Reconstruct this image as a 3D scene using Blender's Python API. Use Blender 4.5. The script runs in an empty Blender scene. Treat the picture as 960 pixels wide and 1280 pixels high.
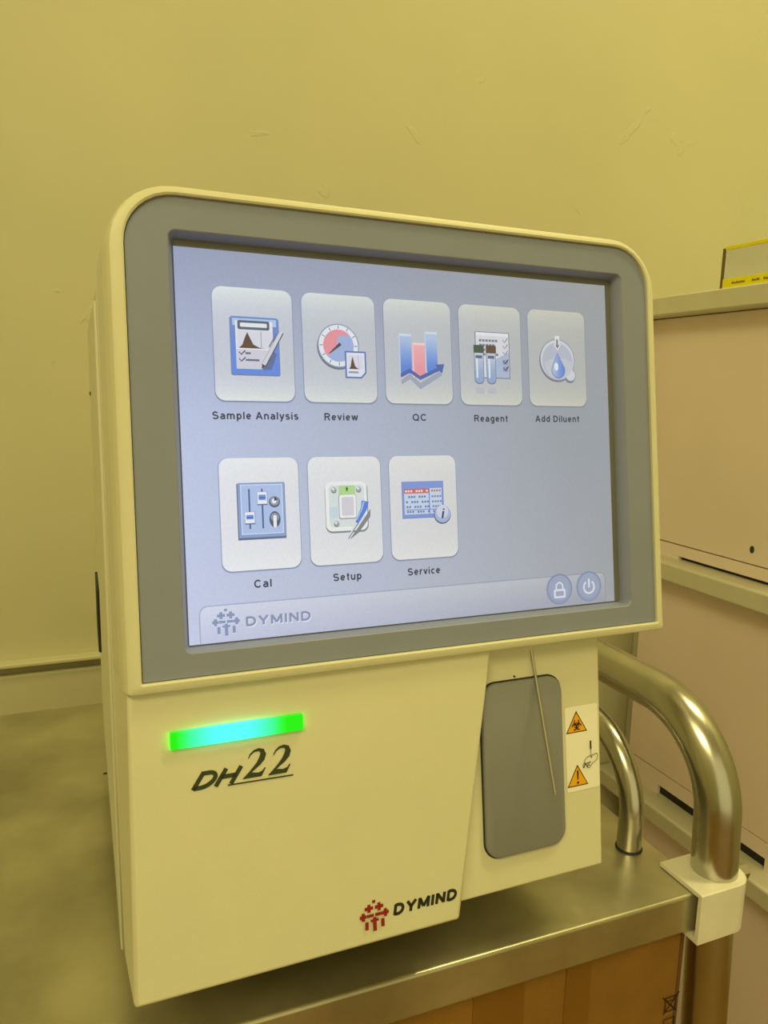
import bpy, bmesh, math, random
from mathutils import Vector, Matrix
random.seed(7)
S = bpy.context.scene
COL = S.collection
PI = math.pi
H = 1.188                      # eye height above the floor; all coordinates below are relative to the eye, lifted by H

# ------------------------------------------------------------------ camera
ax_x = Vector((0.92551155, -0.03995601, 0.37660574))
ax_y = Vector((-0.37790012, -0.16280615, 0.91141958))
ax_z = Vector((0.02489705, -0.98584871, -0.16577836))
cam = bpy.data.objects.new('camera', bpy.data.cameras.new('camera'))
COL.objects.link(cam)
rot = Matrix(((ax_x[0], -ax_x[1], -ax_x[2]), (ax_y[0], -ax_y[1], -ax_y[2]), (ax_z[0], -ax_z[1], -ax_z[2])))
cam.matrix_world = Matrix.Translation((0, 0, H)) @ rot.to_4x4()
cam.data.sensor_fit = 'VERTICAL'
cam.data.sensor_height = 36.0
cam.data.sensor_width = 27.0
cam.data.lens = 923.7 / 1280 * 36.0
cam.data.clip_start = 0.01
S.camera = cam

# ------------------------------------------------------------------ world, lights, exposure
S.view_settings.view_transform = 'Standard'
S.view_settings.look = 'None'
S.view_settings.exposure = 0.0
S.view_settings.gamma = 1.0
wd = bpy.data.worlds.new('world')
S.world = wd
wd.use_nodes = True
wd.node_tree.nodes['Background'].inputs[0].default_value = (1.0, 0.87, 0.38, 1)
wd.node_tree.nodes['Background'].inputs[1].default_value = 0.78
WARM = (1.0, 0.86, 0.37)


def area(name, loc, target, size, power, color=WARM):
    ld = bpy.data.lights.new(name, 'AREA')
    ld.shape = 'RECTANGLE'
    ld.size, ld.size_y = size
    ld.energy = power
    ld.color = color
    o = bpy.data.objects.new(name, ld)
    o.location = Vector(loc) + Vector((0, 0, H))
    o.rotation_euler = (Vector(target) - Vector(loc)).to_track_quat('-Z', 'Y').to_euler()
    COL.objects.link(o)
    return o


LAMPS = ((0.71, 0.08, 0.16, 7), (1.15, -0.10, 0.16, 8), (-0.80, -0.85, 1.0, 36))
for lx, ly, sz, pw in LAMPS:
    area('ceiling_lamp_light', (lx, ly, 1.555), (lx, ly, 0) if lx > 0 else (0.4, 0.5, -0.2), (sz, sz), pw)

# ------------------------------------------------------------------ helpers
def lin(c):
    return tuple(((x / 255) / 12.92 if x / 255 <= 0.04045 else ((x / 255 + 0.055) / 1.055) ** 2.4) for x in c)


def new_mat(name):
    m = bpy.data.materials.new(name)
    m.use_nodes = True
    return m, m.node_tree, m.node_tree.nodes['Principled BSDF']


def mat(name, col, rough=0.5, metal=0.0, var=0.06, vscale=30.0, bump=0.0, bscale=400.0, coat=0.0, stretch=None, rvar=0.0, spec=0.5):
    """plain procedural material: colour with low-contrast noise, fine bump"""
    m, nt, b = new_mat(name)
    tc = nt.nodes.new('ShaderNodeTexCoord')
    mp = nt.nodes.new('ShaderNodeMapping')
    if stretch:
        mp.inputs['Scale'].default_value = stretch
    nt.links.new(tc.outputs['Object'], mp.inputs[0])
    n = nt.nodes.new('ShaderNodeTexNoise')
    n.inputs['Scale'].default_value = vscale
    n.inputs['Detail'].default_value = 4
    nt.links.new(mp.outputs[0], n.inputs['Vector'])
    r = nt.nodes.new('ShaderNodeValToRGB')
    r.color_ramp.elements[0].position = 0.3
    r.color_ramp.elements[1].position = 0.7
    r.color_ramp.elements[0].color = tuple(c * (1 - var) for c in col) + (1,)
    r.color_ramp.elements[1].color = tuple(min(1, c * (1 + var)) for c in col) + (1,)
    nt.links.new(n.outputs[0], r.inputs[0])
    nt.links.new(r.outputs[0], b.inputs['Base Color'])
    b.inputs['Roughness'].default_value = rough
    b.inputs['Metallic'].default_value = metal
    b.inputs['Coat Weight'].default_value = coat
    b.inputs['Specular IOR Level'].default_value = spec
    if rvar:
        mr = nt.nodes.new('ShaderNodeMapRange')
        mr.inputs[3].default_value = rough - rvar
        mr.inputs[4].default_value = rough + rvar
        nt.links.new(n.outputs[0], mr.inputs[0])
        nt.links.new(mr.outputs[0], b.inputs['Roughness'])
    if bump:
        n2 = nt.nodes.new('ShaderNodeTexNoise')
        n2.inputs['Scale'].default_value = bscale
        n2.inputs['Detail'].default_value = 3
        nt.links.new(mp.outputs[0], n2.inputs['Vector'])
        bp = nt.nodes.new('ShaderNodeBump')
        bp.inputs['Strength'].default_value = bump
        bp.inputs['Distance'].default_value = 0.001
        nt.links.new(n2.outputs[0], bp.inputs['Height'])
        nt.links.new(bp.outputs[0], b.inputs['Normal'])
    return m


M = {}
M['white'] = mat('white_plastic', (0.74, 0.725, 0.54), 0.42, var=0.015, bump=0.08, bscale=1500)
M['white2'] = mat('white_plastic_body', (0.70, 0.685, 0.55), 0.5, var=0.02, bump=0.08, bscale=1500)
M['grey'] = mat('grey_bezel_plastic', (0.255, 0.285, 0.41), 0.42, var=0.02, bump=0.1, bscale=1500)
M['pad'] = mat('grey_pad_plastic', (0.25, 0.26, 0.28), 0.5, var=0.02)
M['black'] = mat('black_plastic', (0.012, 0.012, 0.012), 0.5)
M['gap'] = mat('dark_gasket', (0.03, 0.03, 0.028), 0.7)
M['rubber'] = mat('black_rubber', (0.02, 0.02, 0.02), 0.8)
M['needle'] = mat('needle_steel', (0.55, 0.53, 0.48), 0.28, 1.0, var=0.02)
M['tube'] = mat('polished_steel_tube', (0.55, 0.53, 0.47), 0.25, 1.0, var=0.06, vscale=40)
M['bolt'] = mat('zinc_bolt', (0.6, 0.58, 0.5), 0.35, 1.0)
M['clamp'] = mat('cream_enamel', (0.84, 0.82, 0.74), 0.28, var=0.05, vscale=60, coat=0.3)
M['cream'] = mat('cream_board', (0.68, 0.66, 0.55), 0.45, var=0.04, vscale=12)
M['pink'] = mat('pink_drawer_laminate', (0.92, 0.78, 0.78), 0.42, var=0.03, vscale=8)
M['carton'] = mat('brown_cardboard', (0.29, 0.145, 0.018), 0.8, var=0.12, vscale=25, bump=0.3, bscale=700)
M['tape'] = mat('clear_brown_tape', (0.24, 0.112, 0.012), 0.45, var=0.06, vscale=18)
M['paperwhite'] = mat('white_box_card', (0.72, 0.72, 0.68), 0.5, var=0.02)
M['yellow'] = mat('yellow_print_card', (0.88, 0.80, 0.0), 0.5, var=0.03)
M['ceil'] = mat('ceiling_paint', (0.75, 0.74, 0.66), 0.9, var=0.03, vscale=4)


def ink_mat():
    m, nt, b = new_mat('printed_ink')
    a = nt.nodes.new('ShaderNodeAttribute')
    a.attribute_name = 'Col'
    nt.links.new(a.outputs['Color'], b.inputs['Base Color'])
    b.inputs['Roughness'].default_value = 0.45
    return m


def screen_mat():
    m, nt, b = new_mat('lit_screen_pixels')
    a = nt.nodes.new('ShaderNodeAttribute')
    a.attribute_name = 'Col'
    n = nt.nodes.new('ShaderNodeTexNoise')
    n.inputs['Scale'].default_value = 900
    tc = nt.nodes.new('ShaderNodeTexCoord')
    nt.links.new(tc.outputs['Object'], n.inputs['Vector'])
    mr = nt.nodes.new('ShaderNodeMapRange')
    mr.inputs[3].default_value = 0.86
    mr.inputs[4].default_value = 0.98
    nt.links.new(n.outputs[0], mr.inputs[0])
    nt.links.new(a.outputs['Color'], b.inputs['Emission Color'])
    nt.links.new(mr.outputs[0], b.inputs['Emission Strength'])
    b.inputs['Base Color'].default_value = (0.01, 0.01, 0.012, 1)
    b.inputs['Roughness'].default_value = 0.35
    return m


def steel_mat():
    m, nt, b = new_mat('worn_steel_sheet')
    tc = nt.nodes.new('ShaderNodeTexCoord')
    n1 = nt.nodes.new('ShaderNodeTexNoise')
    n1.inputs['Scale'].default_value = 14
    n1.inputs['Detail'].default_value = 8
    nt.links.new(tc.outputs['Object'], n1.inputs['Vector'])
    r = nt.nodes.new('ShaderNodeValToRGB')
    r.color_ramp.elements[0].position = 0.35
    r.color_ramp.elements[1].position = 0.68
    r.color_ramp.elements[0].color = (0.42, 0.395, 0.29, 1)
    r.color_ramp.elements[1].color = (0.68, 0.65, 0.50, 1)
    nt.links.new(n1.outputs[0], r.inputs[0])
    v = nt.nodes.new('ShaderNodeTexVoronoi')
    v.inputs['Scale'].default_value = 38
    nt.links.new(tc.outputs['Object'], v.inputs['Vector'])
    lt = nt.nodes.new('ShaderNodeMath')
    lt.operation = 'LESS_THAN'
    lt.inputs[1].default_value = 0.055
    nt.links.new(v.outputs['Distance'], lt.inputs[0])
    wn = nt.nodes.new('ShaderNodeMath')
    wn.operation = 'LESS_THAN'
    wn.inputs[1].default_value = 0.45
    sp = nt.nodes.new('ShaderNodeSeparateColor')
    nt.links.new(v.outputs['Color'], sp.inputs[0])
    nt.links.new(sp.outputs[0], wn.inputs[0])
    mu = nt.nodes.new('ShaderNodeMath')
    mu.operation = 'MULTIPLY'
    nt.links.new(lt.outputs[0], mu.inputs[0])
    nt.links.new(wn.outputs[0], mu.inputs[1])
    mx = nt.nodes.new('ShaderNodeMix')
    mx.data_type = 'RGBA'
    mx.inputs[7].default_value = (0.05, 0.035, 0.015, 1)
    nt.links.new(mu.outputs[0], mx.inputs[0])
    nt.links.new(r.outputs[0], mx.inputs[6])
    nt.links.new(mx.outputs[2], b.inputs['Base Color'])
    b.inputs['Metallic'].default_value = 0.85
    n2 = nt.nodes.new('ShaderNodeTexNoise')
    n2.inputs['Scale'].default_value = 30
    n2.inputs['Detail'].default_value = 6
    mp = nt.nodes.new('ShaderNodeMapping')
    mp.inputs['Scale'].default_value = (1, 14, 14)
    nt.links.new(tc.outputs['Object'], mp.inputs[0])
    nt.links.new(mp.outputs[0], n2.inputs['Vector'])
    mr = nt.nodes.new('ShaderNodeMapRange')
    mr.inputs[3].default_value = 0.24
    mr.inputs[4].default_value = 0.42
    nt.links.new(n2.outputs[0], mr.inputs[0])
    nt.links.new(mr.outputs[0], b.inputs['Roughness'])
    bp = nt.nodes.new('ShaderNodeBump')
    bp.inputs['Strength'].default_value = 0.12
    bp.inputs['Distance'].default_value = 0.0005
    nt.links.new(n1.outputs[0], bp.inputs['Height'])
    nt.links.new(bp.outputs[0], b.inputs['Normal'])
    return m


def wall_mat():
    m, nt, b = new_mat('cream_yellow_wall_paint')
    tc = nt.nodes.new('ShaderNodeTexCoord')
    n1 = nt.nodes.new('ShaderNodeTexNoise')
    n1.inputs['Scale'].default_value = 3.5
    n1.inputs['Detail'].default_value = 5
    nt.links.new(tc.outputs['Object'], n1.inputs['Vector'])
    r = nt.nodes.new('ShaderNodeValToRGB')
    r.color_ramp.elements[0].position = 0.35
    r.color_ramp.elements[1].position = 0.7
    r.color_ramp.elements[0].color = (0.555, 0.54, 0.355, 1)
    r.color_ramp.elements[1].color = (0.60, 0.575, 0.385, 1)
    nt.links.new(n1.outputs[0], r.inputs[0])
    nt.links.new(r.outputs[0], b.inputs['Base Color'])
    b.inputs['Roughness'].default_value = 0.6
    n2 = nt.nodes.new('ShaderNodeTexNoise')
    n2.inputs['Scale'].default_value = 55
    n2.inputs['Detail'].default_value = 6
    nt.links.new(tc.outputs['Object'], n2.inputs['Vector'])
    n3 = nt.nodes.new('ShaderNodeTexNoise')
    n3.inputs['Scale'].default_value = 12
    n3.inputs['Detail'].default_value = 7
    n3.inputs['Distortion'].default_value = 1.5
    nt.links.new(tc.outputs['Object'], n3.inputs['Vector'])
    rr = nt.nodes.new('ShaderNodeValToRGB')      # sparse sharp flakes in the paint
    rr.color_ramp.elements[0].position = 0.68
    rr.color_ramp.elements[1].position = 0.70
    nt.links.new(n3.outputs[0], rr.inputs[0])
    ad = nt.nodes.new('ShaderNodeMath')
    ad.operation = 'MULTIPLY_ADD'
    ad.inputs[1].default_value = 0.35
    nt.links.new(n2.outputs[0], ad.inputs[0])
    nt.links.new(rr.outputs[0], ad.inputs[2])
    bp = nt.nodes.new('ShaderNodeBump')
    bp.inputs['Strength'].default_value = 0.35
    bp.inputs['Distance'].default_value = 0.0016
    nt.links.new(ad.outputs[0], bp.inputs['Height'])
    nt.links.new(bp.outputs[0], b.inputs['Normal'])
    return m


def floor_mat():
    m, nt, b = new_mat('brown_floor_tile')
    tc = nt.nodes.new('ShaderNodeTexCoord')
    br = nt.nodes.new('ShaderNodeTexBrick')
    br.offset = 0
    br.inputs['Scale'].default_value = 1.0
    br.inputs['Brick Width'].default_value = 0.4
    br.inputs['Row Height'].default_value = 0.4
    br.inputs['Mortar Size'].default_value = 0.004
    br.inputs['Color1'].default_value = (0.29, 0.155, 0.018, 1)
    br.inputs['Color2'].default_value = (0.32, 0.175, 0.02, 1)
    br.inputs['Mortar'].default_value = (0.08, 0.05, 0.03, 1)
    nt.links.new(tc.outputs['Object'], br.inputs['Vector'])
    nt.links.new(br.outputs['Color'], b.inputs['Base Color'])
    b.inputs['Roughness'].default_value = 0.35
    return m


def led_mat():
    m, nt, b = new_mat('green_status_light')
    a = nt.nodes.new('ShaderNodeAttribute')
    a.attribute_name = 'Col'
    nt.links.new(a.outputs['Color'], b.inputs['Emission Color'])
    b.inputs['Emission Strength'].default_value = 8.0
    b.inputs['Base Color'].default_value = (0.0, 0.02, 0.0, 1)
    b.inputs['Roughness'].default_value = 0.3
    return m


M['ink'] = ink_mat()
M['screen'] = screen_mat()
M['steel'] = steel_mat()
M['wall'] = wall_mat()
M['floor'] = floor_mat()
M['led'] = led_mat()

CART = set()                   # the trolley and what stands in it were measured at 1/1.08 of their distance
ORG = {}                       # object -> its origin in eye coordinates


def finish(name, bm, m, parent=None, bevel=0.0, seg=2, ang=35, label=None, smooth=True, recalc=True):
    if recalc:
        bmesh.ops.recalc_face_normals(bm, faces=bm.faces)
    org = ORG[parent] if parent else Vector((0, 0, -H))
    if parent in CART:
        for v in bm.verts:
            v.co *= 1.08
    for v in bm.verts:
        v.co -= org
    me = bpy.data.meshes.new(name)
    bm.to_mesh(me)
    bm.free()
    me.materials.append(M[m] if isinstance(m, str) else m)
    if smooth:
        for p in me.polygons:
            p.use_smooth = True
        me.set_sharp_from_angle(angle=math.radians(ang))
    o = bpy.data.objects.new(name, me)
    COL.objects.link(o)
    if parent:
        o.parent = parent
    ORG[o] = org
    if parent in CART:
        CART.add(o)
    if bevel:
        md = o.modifiers.new('Bevel', 'BEVEL')
        md.width = bevel
        md.segments = seg
        md.limit_method = 'ANGLE'
        md.angle_limit = math.radians(40)
    if label:
        o['label'] = label
    return o


def thing(name, label, cat, loc, group=None):
    o = bpy.data.objects.new(name, None)
    o.empty_display_size = 0.05
    COL.objects.link(o)
    o.location = Vector(loc) + Vector((0, 0, H))
    o['label'] = label
    o['category'] = cat
    if group:
        o['group'] = group
    ORG[o] = Vector(loc)
    return o


def struct(o):
    o['kind'] = 'structure'
    return o


def box(bm, x0, x1, y0, y1, z0, z1, fn=None):
    fn = fn or (lambda a, b, c: Vector((a, b, c)))
    vs = [bm.verts.new(fn(x, y, z)) for x in (x0, x1) for y in (y0, y1) for z in (z0, z1)]
    for f in ((0, 1, 3, 2), (4, 6, 7, 5), (0, 4, 5, 1), (2, 3, 7, 6), (0, 2, 6, 4), (1, 5, 7, 3)):
        bm.faces.new([vs[i] for i in f])


def rrect(u0, v0, u1, v1, r, rb=None, seg=8):
    """points of a rounded rectangle; r for the top (v0) corners, rb for the bottom"""
    rb = r if rb is None else rb
    pts = []
    for cx, cy, rad, a0 in ((u1 - r, v0 + r, r, -90), (u1 - rb, v1 - rb, rb, 0), (u0 + rb, v1 - rb, rb, 90), (u0 + r, v0 + r, r, 180)):
        for i in range(seg + 1):
            a = math.radians(a0 + 90 * i / seg)
            pts.append((cx + rad * math.cos(a), cy + rad * math.sin(a)))
    return pts


def loft(bm, loops, cap0=False, cap1=False, close=False):
    L = [[bm.verts.new(p) for p in lp] for lp in loops]
    n = len(L[0])
    pairs = list(zip(L[:-1], L[1:])) + ([(L[-1], L[0])] if close else [])
    for a, b in pairs:
        for i in range(n):
            j = (i + 1) % n
            bm.faces.new((a[i], a[j], b[j], b[i]))
    if cap0:
        bm.faces.new(L[0])
    if cap1:
        bm.faces.new(L[-1])


def tube(bm, pts, r, n=24, caps=True, rs=None):
    pts = [Vector(p) for p in pts]
    t0 = (pts[1] - pts[0]).normalized()
    up = t0.orthogonal().normalized()
    loops = []
    for i, p in enumerate(pts):
        t = (pts[min(i + 1, len(pts) - 1)] - pts[max(i - 1, 0)]).normalized()
        up = (up - t * up.dot(t)).normalized()
        sd = t.cross(up)
        rr = rs[i] if rs else r
        loops.append([p + (up * math.cos(2 * PI * k / n) + sd * math.sin(2 * PI * k / n)) * rr for k in range(n)])
    loft(bm, loops, caps, caps)


# the leaning front plane of the analyser: u right, v down, w out towards the room
P0 = Vector((0.0373, 0.3175, 0.0537))
LV = Vector((0, -0.1639, -0.998)).normalized()
NV = Vector((1, 0, 0)).cross(LV)


def F(u, v, w=0.0):
    return P0 + Vector((u, 0, 0)) + LV * v - NV * w


def FP(pts, w):
    return [F(u, v, w) for u, v in pts]


# ------------------------------------------------------------------ flat print: coloured polygons
class Art:
    """flat coloured polygons laid on a plane (screen picture, ink); lays them out in painter's order"""

    def __init__(s, fn, w0, step=0.00003):
        s.bm = bmesh.new()
        s.cl = s.bm.loops.layers.float_color.new('Col')
        s.fn, s.w, s.step = fn, w0, step
        s.z = 0

    def poly(s, pts, col, dz=1):
        s.z += dz
        w = s.w + s.z * s.step
        vs = [s.bm.verts.new(s.fn(p[0], p[1], w)) for p in pts]
        f = s.bm.faces.new(vs)
        for i, l in enumerate(f.loops):
            c = col(*pts[i]) if callable(col) else col
            l[s.cl] = lin(c) + (1,)

    def quadstrip(s, rows, col):
        s.z += 1
        w = s.w + s.z * s.step
        for (a, b) in zip(rows[:-1], rows[1:]):
            for i in range(len(a) - 1):
                q = (a[i], a[i + 1], b[i + 1], b[i])
                f = s.bm.faces.new([s.bm.verts.new(s.fn(p[0], p[1], w)) for p in q])
                for k, l in enumerate(f.loops):
                    l[s.cl] = lin(col(*q[k]) if callable(col) else col) + (1,)

    def rr(s, x0, y0, x1, y1, r, col, n=5, nx=4, rb=None):
        rb = r if rb is None else rb
        rows = []
        ys = [y0 + r * (1 - math.cos(PI / 2 * i / n)) for i in range(n)] if r > 0 else []
        ys += [y0 + r + (y1 - rb - y0 - r) * i / 10 for i in range(11)]
        ys += [y1 - rb * (1 - math.sin(PI / 2 * i / n)) for i in range(1, n + 1)] if rb > 0 else []
        for y in ys:
            if r > 0 and y < y0 + r:
                d = r - math.sqrt(max(0, r * r - (y0 + r - y) ** 2))
            elif rb > 0 and y > y1 - rb:
                d = rb - math.sqrt(max(0, rb * rb - (y - y1 + rb) ** 2))
            else:
                d = 0
            rows.append([(x0 + d + (x1 - x0 - 2 * d) * k / nx, y) for k in range(nx + 1)])
        s.quadstrip(rows, col)

    def rect(s, x0, y0, x1, y1, col):
        s.poly([(x0, y0), (x1, y0), (x1, y1), (x0, y1)], col)

    def disc(s, cx, cy, r, col, n=28, ry=None):
        ry = ry or r
        s.poly([(cx + r * math.cos(2 * PI * i / n), cy + ry * math.sin(2 * PI * i / n)) for i in range(n)], col)

    def ring(s, cx, cy, r0, r1, col, a0=0, a1=360, n=28):
        def pt(r, i):
            a = math.radians(a0 + (a1 - a0) * i / n)
            return (cx + r * math.cos(a), cy + r * math.sin(a))
        s.quadstrip([[pt(r0, i) for i in range(n + 1)], [pt(r1, i) for i in range(n + 1)]], col)

    def line(s, pts, wd, col, wd2=None):
        """stroke along pts, width from wd to wd2"""
        n = len(pts)
        a, b = [], []
        for i in range(n):
            p, q = pts[max(i - 1, 0)], pts[min(i + 1, n - 1)]
            d = Vector((q[0] - p[0], q[1] - p[1])).normalized()
            if isinstance(wd, (list, tuple)):
                w = wd[i]
            else:
                w = wd + ((wd2 if wd2 is not None else wd) - wd) * i / (n - 1)
            a.append((pts[i][0] - d.y * w / 2, pts[i][1] + d.x * w / 2))
            b.append((pts[i][0] + d.y * w / 2, pts[i][1] - d.x * w / 2))
        s.quadstrip([a, b], col)

    def text(s, txt, x0, x1, yb, h, col, wt=0.15, shear=0.0):
        """stroke lettering fitted between x0..x1, base line yb (v grows downwards), cap height h"""
        strokes, pen = [], 0.0
        for ch in txt:
            if ch == ' ':
                pen += 0.36
                continue
            adv, st = GLYPH[ch]
            for q in st:
                strokes.append([(pen + p[0] + shear * p[1], p[1]) for p in q])
            pen += adv + 0.17
        xs = [p[0] for q in strokes for p in q]
        a, b = min(xs), max(xs)
        hw = wt * h / 2
        k = (x1 - x0 - 2 * hw) / max(b - a, 1e-6) if b - a > 0.3 else h
        z = s.z
        for q in strokes:
            s.z = z
            s.line([(x0 + hw + (p[0] - a) * k, yb - p[1] * h) for p in q], wt * h, col)

    def done(s, name, m, parent, label=None):
        return finish(name, s.bm, m, parent, label=label, smooth=False, recalc=False)


def cv(cx, cy, rx, ry, a0, a1, n=12):
    return [(cx + rx * math.cos(math.radians(a0 + (a1 - a0) * i / n)), cy + ry * math.sin(math.radians(a0 + (a1 - a0) * i / n))) for i in range(n + 1)]


# plain grotesque letters: advance width and centre-line strokes, cap height 1
GLYPH = {
    'S': (.68, [cv(.34, .705, .25, .215, 25, 270) + cv(.34, .285, .27, .215, 90, -155)]),
    'a': (.56, [[(.47, 0), (.47, .46)] + cv(.28, .46, .19, .20, 0, 150), [(.47, .41), (.27, .40)] + cv(.25, .23, .17, .16, 90, 270) + [(.36, .10), (.47, .20)]]),
    'm': (.92, [[(.08, 0), (.08, .74)], cv(.265, .47, .175, .19, 180, 0) + [(.44, 0)], cv(.62, .47, .175, .19, 180, 0) + [(.795, 0)]]),
    'n': (.56, [[(.08, 0), (.08, .74)], cv(.28, .46, .2, .2, 180, 0) + [(.48, 0)]]),
    'p': (.56, [[(.08, -.27), (.08, .74)], cv(.28, .37, .2, .29, 0, 360, 20)]),
    'l': (.16, [[(.08, 0), (.08, 1)]]),
    'i': (.16, [[(.08, 0), (.08, .74)], [(.08, .86), (.08, 1.0)]]),
    'e': (.56, [[(.08, .37), (.48, .37)], cv(.28, .37, .2, .29, 0, 318, 18)]),
    'A': (.76, [[(.06, 0), (.38, .98)], [(.70, 0), (.38, .98)], [(.17, .32), (.59, .32)]]),
    'y': (.52, [[(.04, .74), (.27, .05)], [(.5, .74), (.27, .05), (.2, -.16), (.07, -.2)]]),
    's': (.50, [cv(.25, .525, .17, .14, 25, 270) + cv(.25, .225, .19, .155, 90, -155)]),
    'R': (.70, [[(.08, 0), (.08, 1)], [(.08, .92), (.4, .92)] + cv(.4, .71, .2, .21, 90, -90) + [(.08, .50)], [(.38, .5), (.64, 0)]]),
    'v': (.50, [[(.04, .74), (.25, .03)], [(.46, .74), (.25, .03)]]),
    'w': (.78, [[(.04, .74), (.21, .03)], [(.38, .72), (.21, .03)], [(.38, .72), (.56, .03)], [(.74, .74), (.56, .03)]]),
    'Q': (.76, [cv(.38, .5, .31, .42, 0, 360, 24), [(.46, .24), (.72, -.02)]]),
    'C': (.72, [cv(.38, .5, .31, .42, 40, 320, 20)]),
    'g': (.56, [cv(.28, .38, .2, .28, 0, 360, 20), [(.48, .74), (.48, -.06)] + cv(.28, -.06, .2, .15, 0, -150)]),
    't': (.34, [[(.17, .95), (.17, .16)] + cv(.26, .16, .09, .09, 180, 290, 5), [(.02, .67), (.33, .67)]]),
    'D': (.72, [[(.08, 0), (.08, 1)], [(.08, .92), (.3, .92)] + cv(.3, .5, .34, .42, 90, -90, 16) + [(.08, .08)]]),
    'd': (.56, [[(.48, 0), (.48, 1)], cv(.28, .37, .2, .29, 0, 360, 20)]),
    'u': (.56, [[(.08, .74), (.08, .27)] + cv(.27, .27, .19, .2, 180, 360), [(.47, .74), (.47, 0)]]),
    'r': (.36, [[(.08, 0), (.08, .74)], cv(.30, .42, .22, .24, 170, 80, 6)]),
    'c': (.50, [cv(.28, .37, .2, .29, 45, 315, 16)]),
    'Y': (.72, [[(.04, 1), (.36, .45)], [(.68, 1), (.36, .45)], [(.36, .50), (.36, 0)]]),
    'M': (.84, [[(.08, 0), (.08, 1)], [(.08, .98), (.42, .15)], [(.76, .98), (.42, .15)], [(.76, 1), (.76, 0)]]),
    'I': (.16, [[(.08, 0), (.08, 1)]]),
    'N': (.70, [[(.08, 0), (.08, 1)], [(.08, .95), (.62, .05)], [(.62, 0), (.62, 1)]]),
    'H': (.70, [[(.08, 0), (.08, 1)], [(.62, 0), (.62, 1)], [(.08, .52), (.62, .52)]]),
}


# ------------------------------------------------------------------ the room
WY = 0.835                                  # back wall
FZ = -H


def slab(name, m, *a):
    bm = bmesh.new()
    box(bm, *a)
    return struct(finish(name, bm, m, smooth=False))


slab('wall_back', 'wall', -1.6, 1.5, WY, WY + 0.12, FZ, 1.6)
slab('wall_right', 'wall', 1.5, 1.62, -2.6, WY + 0.12, FZ, 1.6)
slab('wall_left', 'wall', -1.72, -1.6, -2.6, WY + 0.12, FZ, 1.6)
slab('floor', 'floor', -1.72, 1.62, -2.6, WY + 0.12, FZ - 0.08, FZ)
slab('ceiling', 'ceil', -1.72, 1.62, -2.6, WY + 0.12, 1.6, 1.7)
# dado rail with a thin projecting lip, and the board below it
bm = bmesh.new()
box(bm, -1.6, 0.66, WY - 0.016, WY, -0.2974, -0.2933)
struct(finish('trim_1', bm, 'wall', bevel=0.001))
bm = bmesh.new()
box(bm, -1.6, 0.66, WY - 0.008, WY, -0.45, -0.3083)
struct(finish('trim_2', bm, 'wall', bevel=0.002))
bm = bmesh.new()
box(bm, -1.6, 0.66, WY - 0.012, WY, FZ, FZ + 0.1)
struct(finish('baseboard_back', bm, 'cream', bevel=0.003))
# the ceiling lamps, the source of the warm light
LL = ('small square ceiling lamp above the trolley', 'small square ceiling lamp above the cabinet', 'large square ceiling panel lamp on the left')
for i, (lx, ly, sz, pw) in enumerate(LAMPS):
    t = thing('ceiling_lamp', LL[i], 'lamp', (lx, ly, 1.6))
    bm = bmesh.new()
    h = sz / 2 + 0.02
    box(bm, lx - h, lx + h, ly - h, ly + h, 1.57, 1.6)
    finish('lamp_housing', bm, 'cream', t, bevel=0.004)

# ------------------------------------------------------------------ the drawer cabinet on the right
CX, PX = 0.70, 0.73                          # shelf fronts, drawer fronts
CY0, CY1 = 0.50, WY
t = thing('drawer_cabinet', 'tall cream cabinet with wide salmon pink drawers against the wall', 'cabinet', (0.9, 0.65, FZ))
bm = bmesh.new()
box(bm, CX, 1.12, CY0 - 0.01, CY1 - 0.001, 0.1009, 0.1243)
finish('top_board', bm, 'cream', t, bevel=0.002)
for zt in (-0.2158, -0.5530, -0.890):
    bm = bmesh.new()
    box(bm, CX, 1.10, CY0 - 0.005, CY1 - 0.001, zt - 0.0245, zt)
    finish('shelf_rail', bm, 'cream', t, bevel=0.003, seg=3)
bm = bmesh.new()
box(bm, PX + 0.022, 1.10, CY0, CY0 + 0.015, FZ, 0.1009)
finish('side_panel', bm, 'cream', t)
bm = bmesh.new()
box(bm, PX + 0.022, 1.10, CY1 - 0.012, CY1 - 0.002, FZ, 0.1009)
finish('side_panel', bm, 'cream', t)
bm = bmesh.new()
box(bm, 1.085, 1.10, CY0 + 0.015, CY1 - 0.012, FZ, 0.1009)
finish('back_panel', bm, 'cream', t)
YA, YB = 0.500, 0.800                        # drawer width
SA, SB = 0.560, 0.738                        # slot
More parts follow.
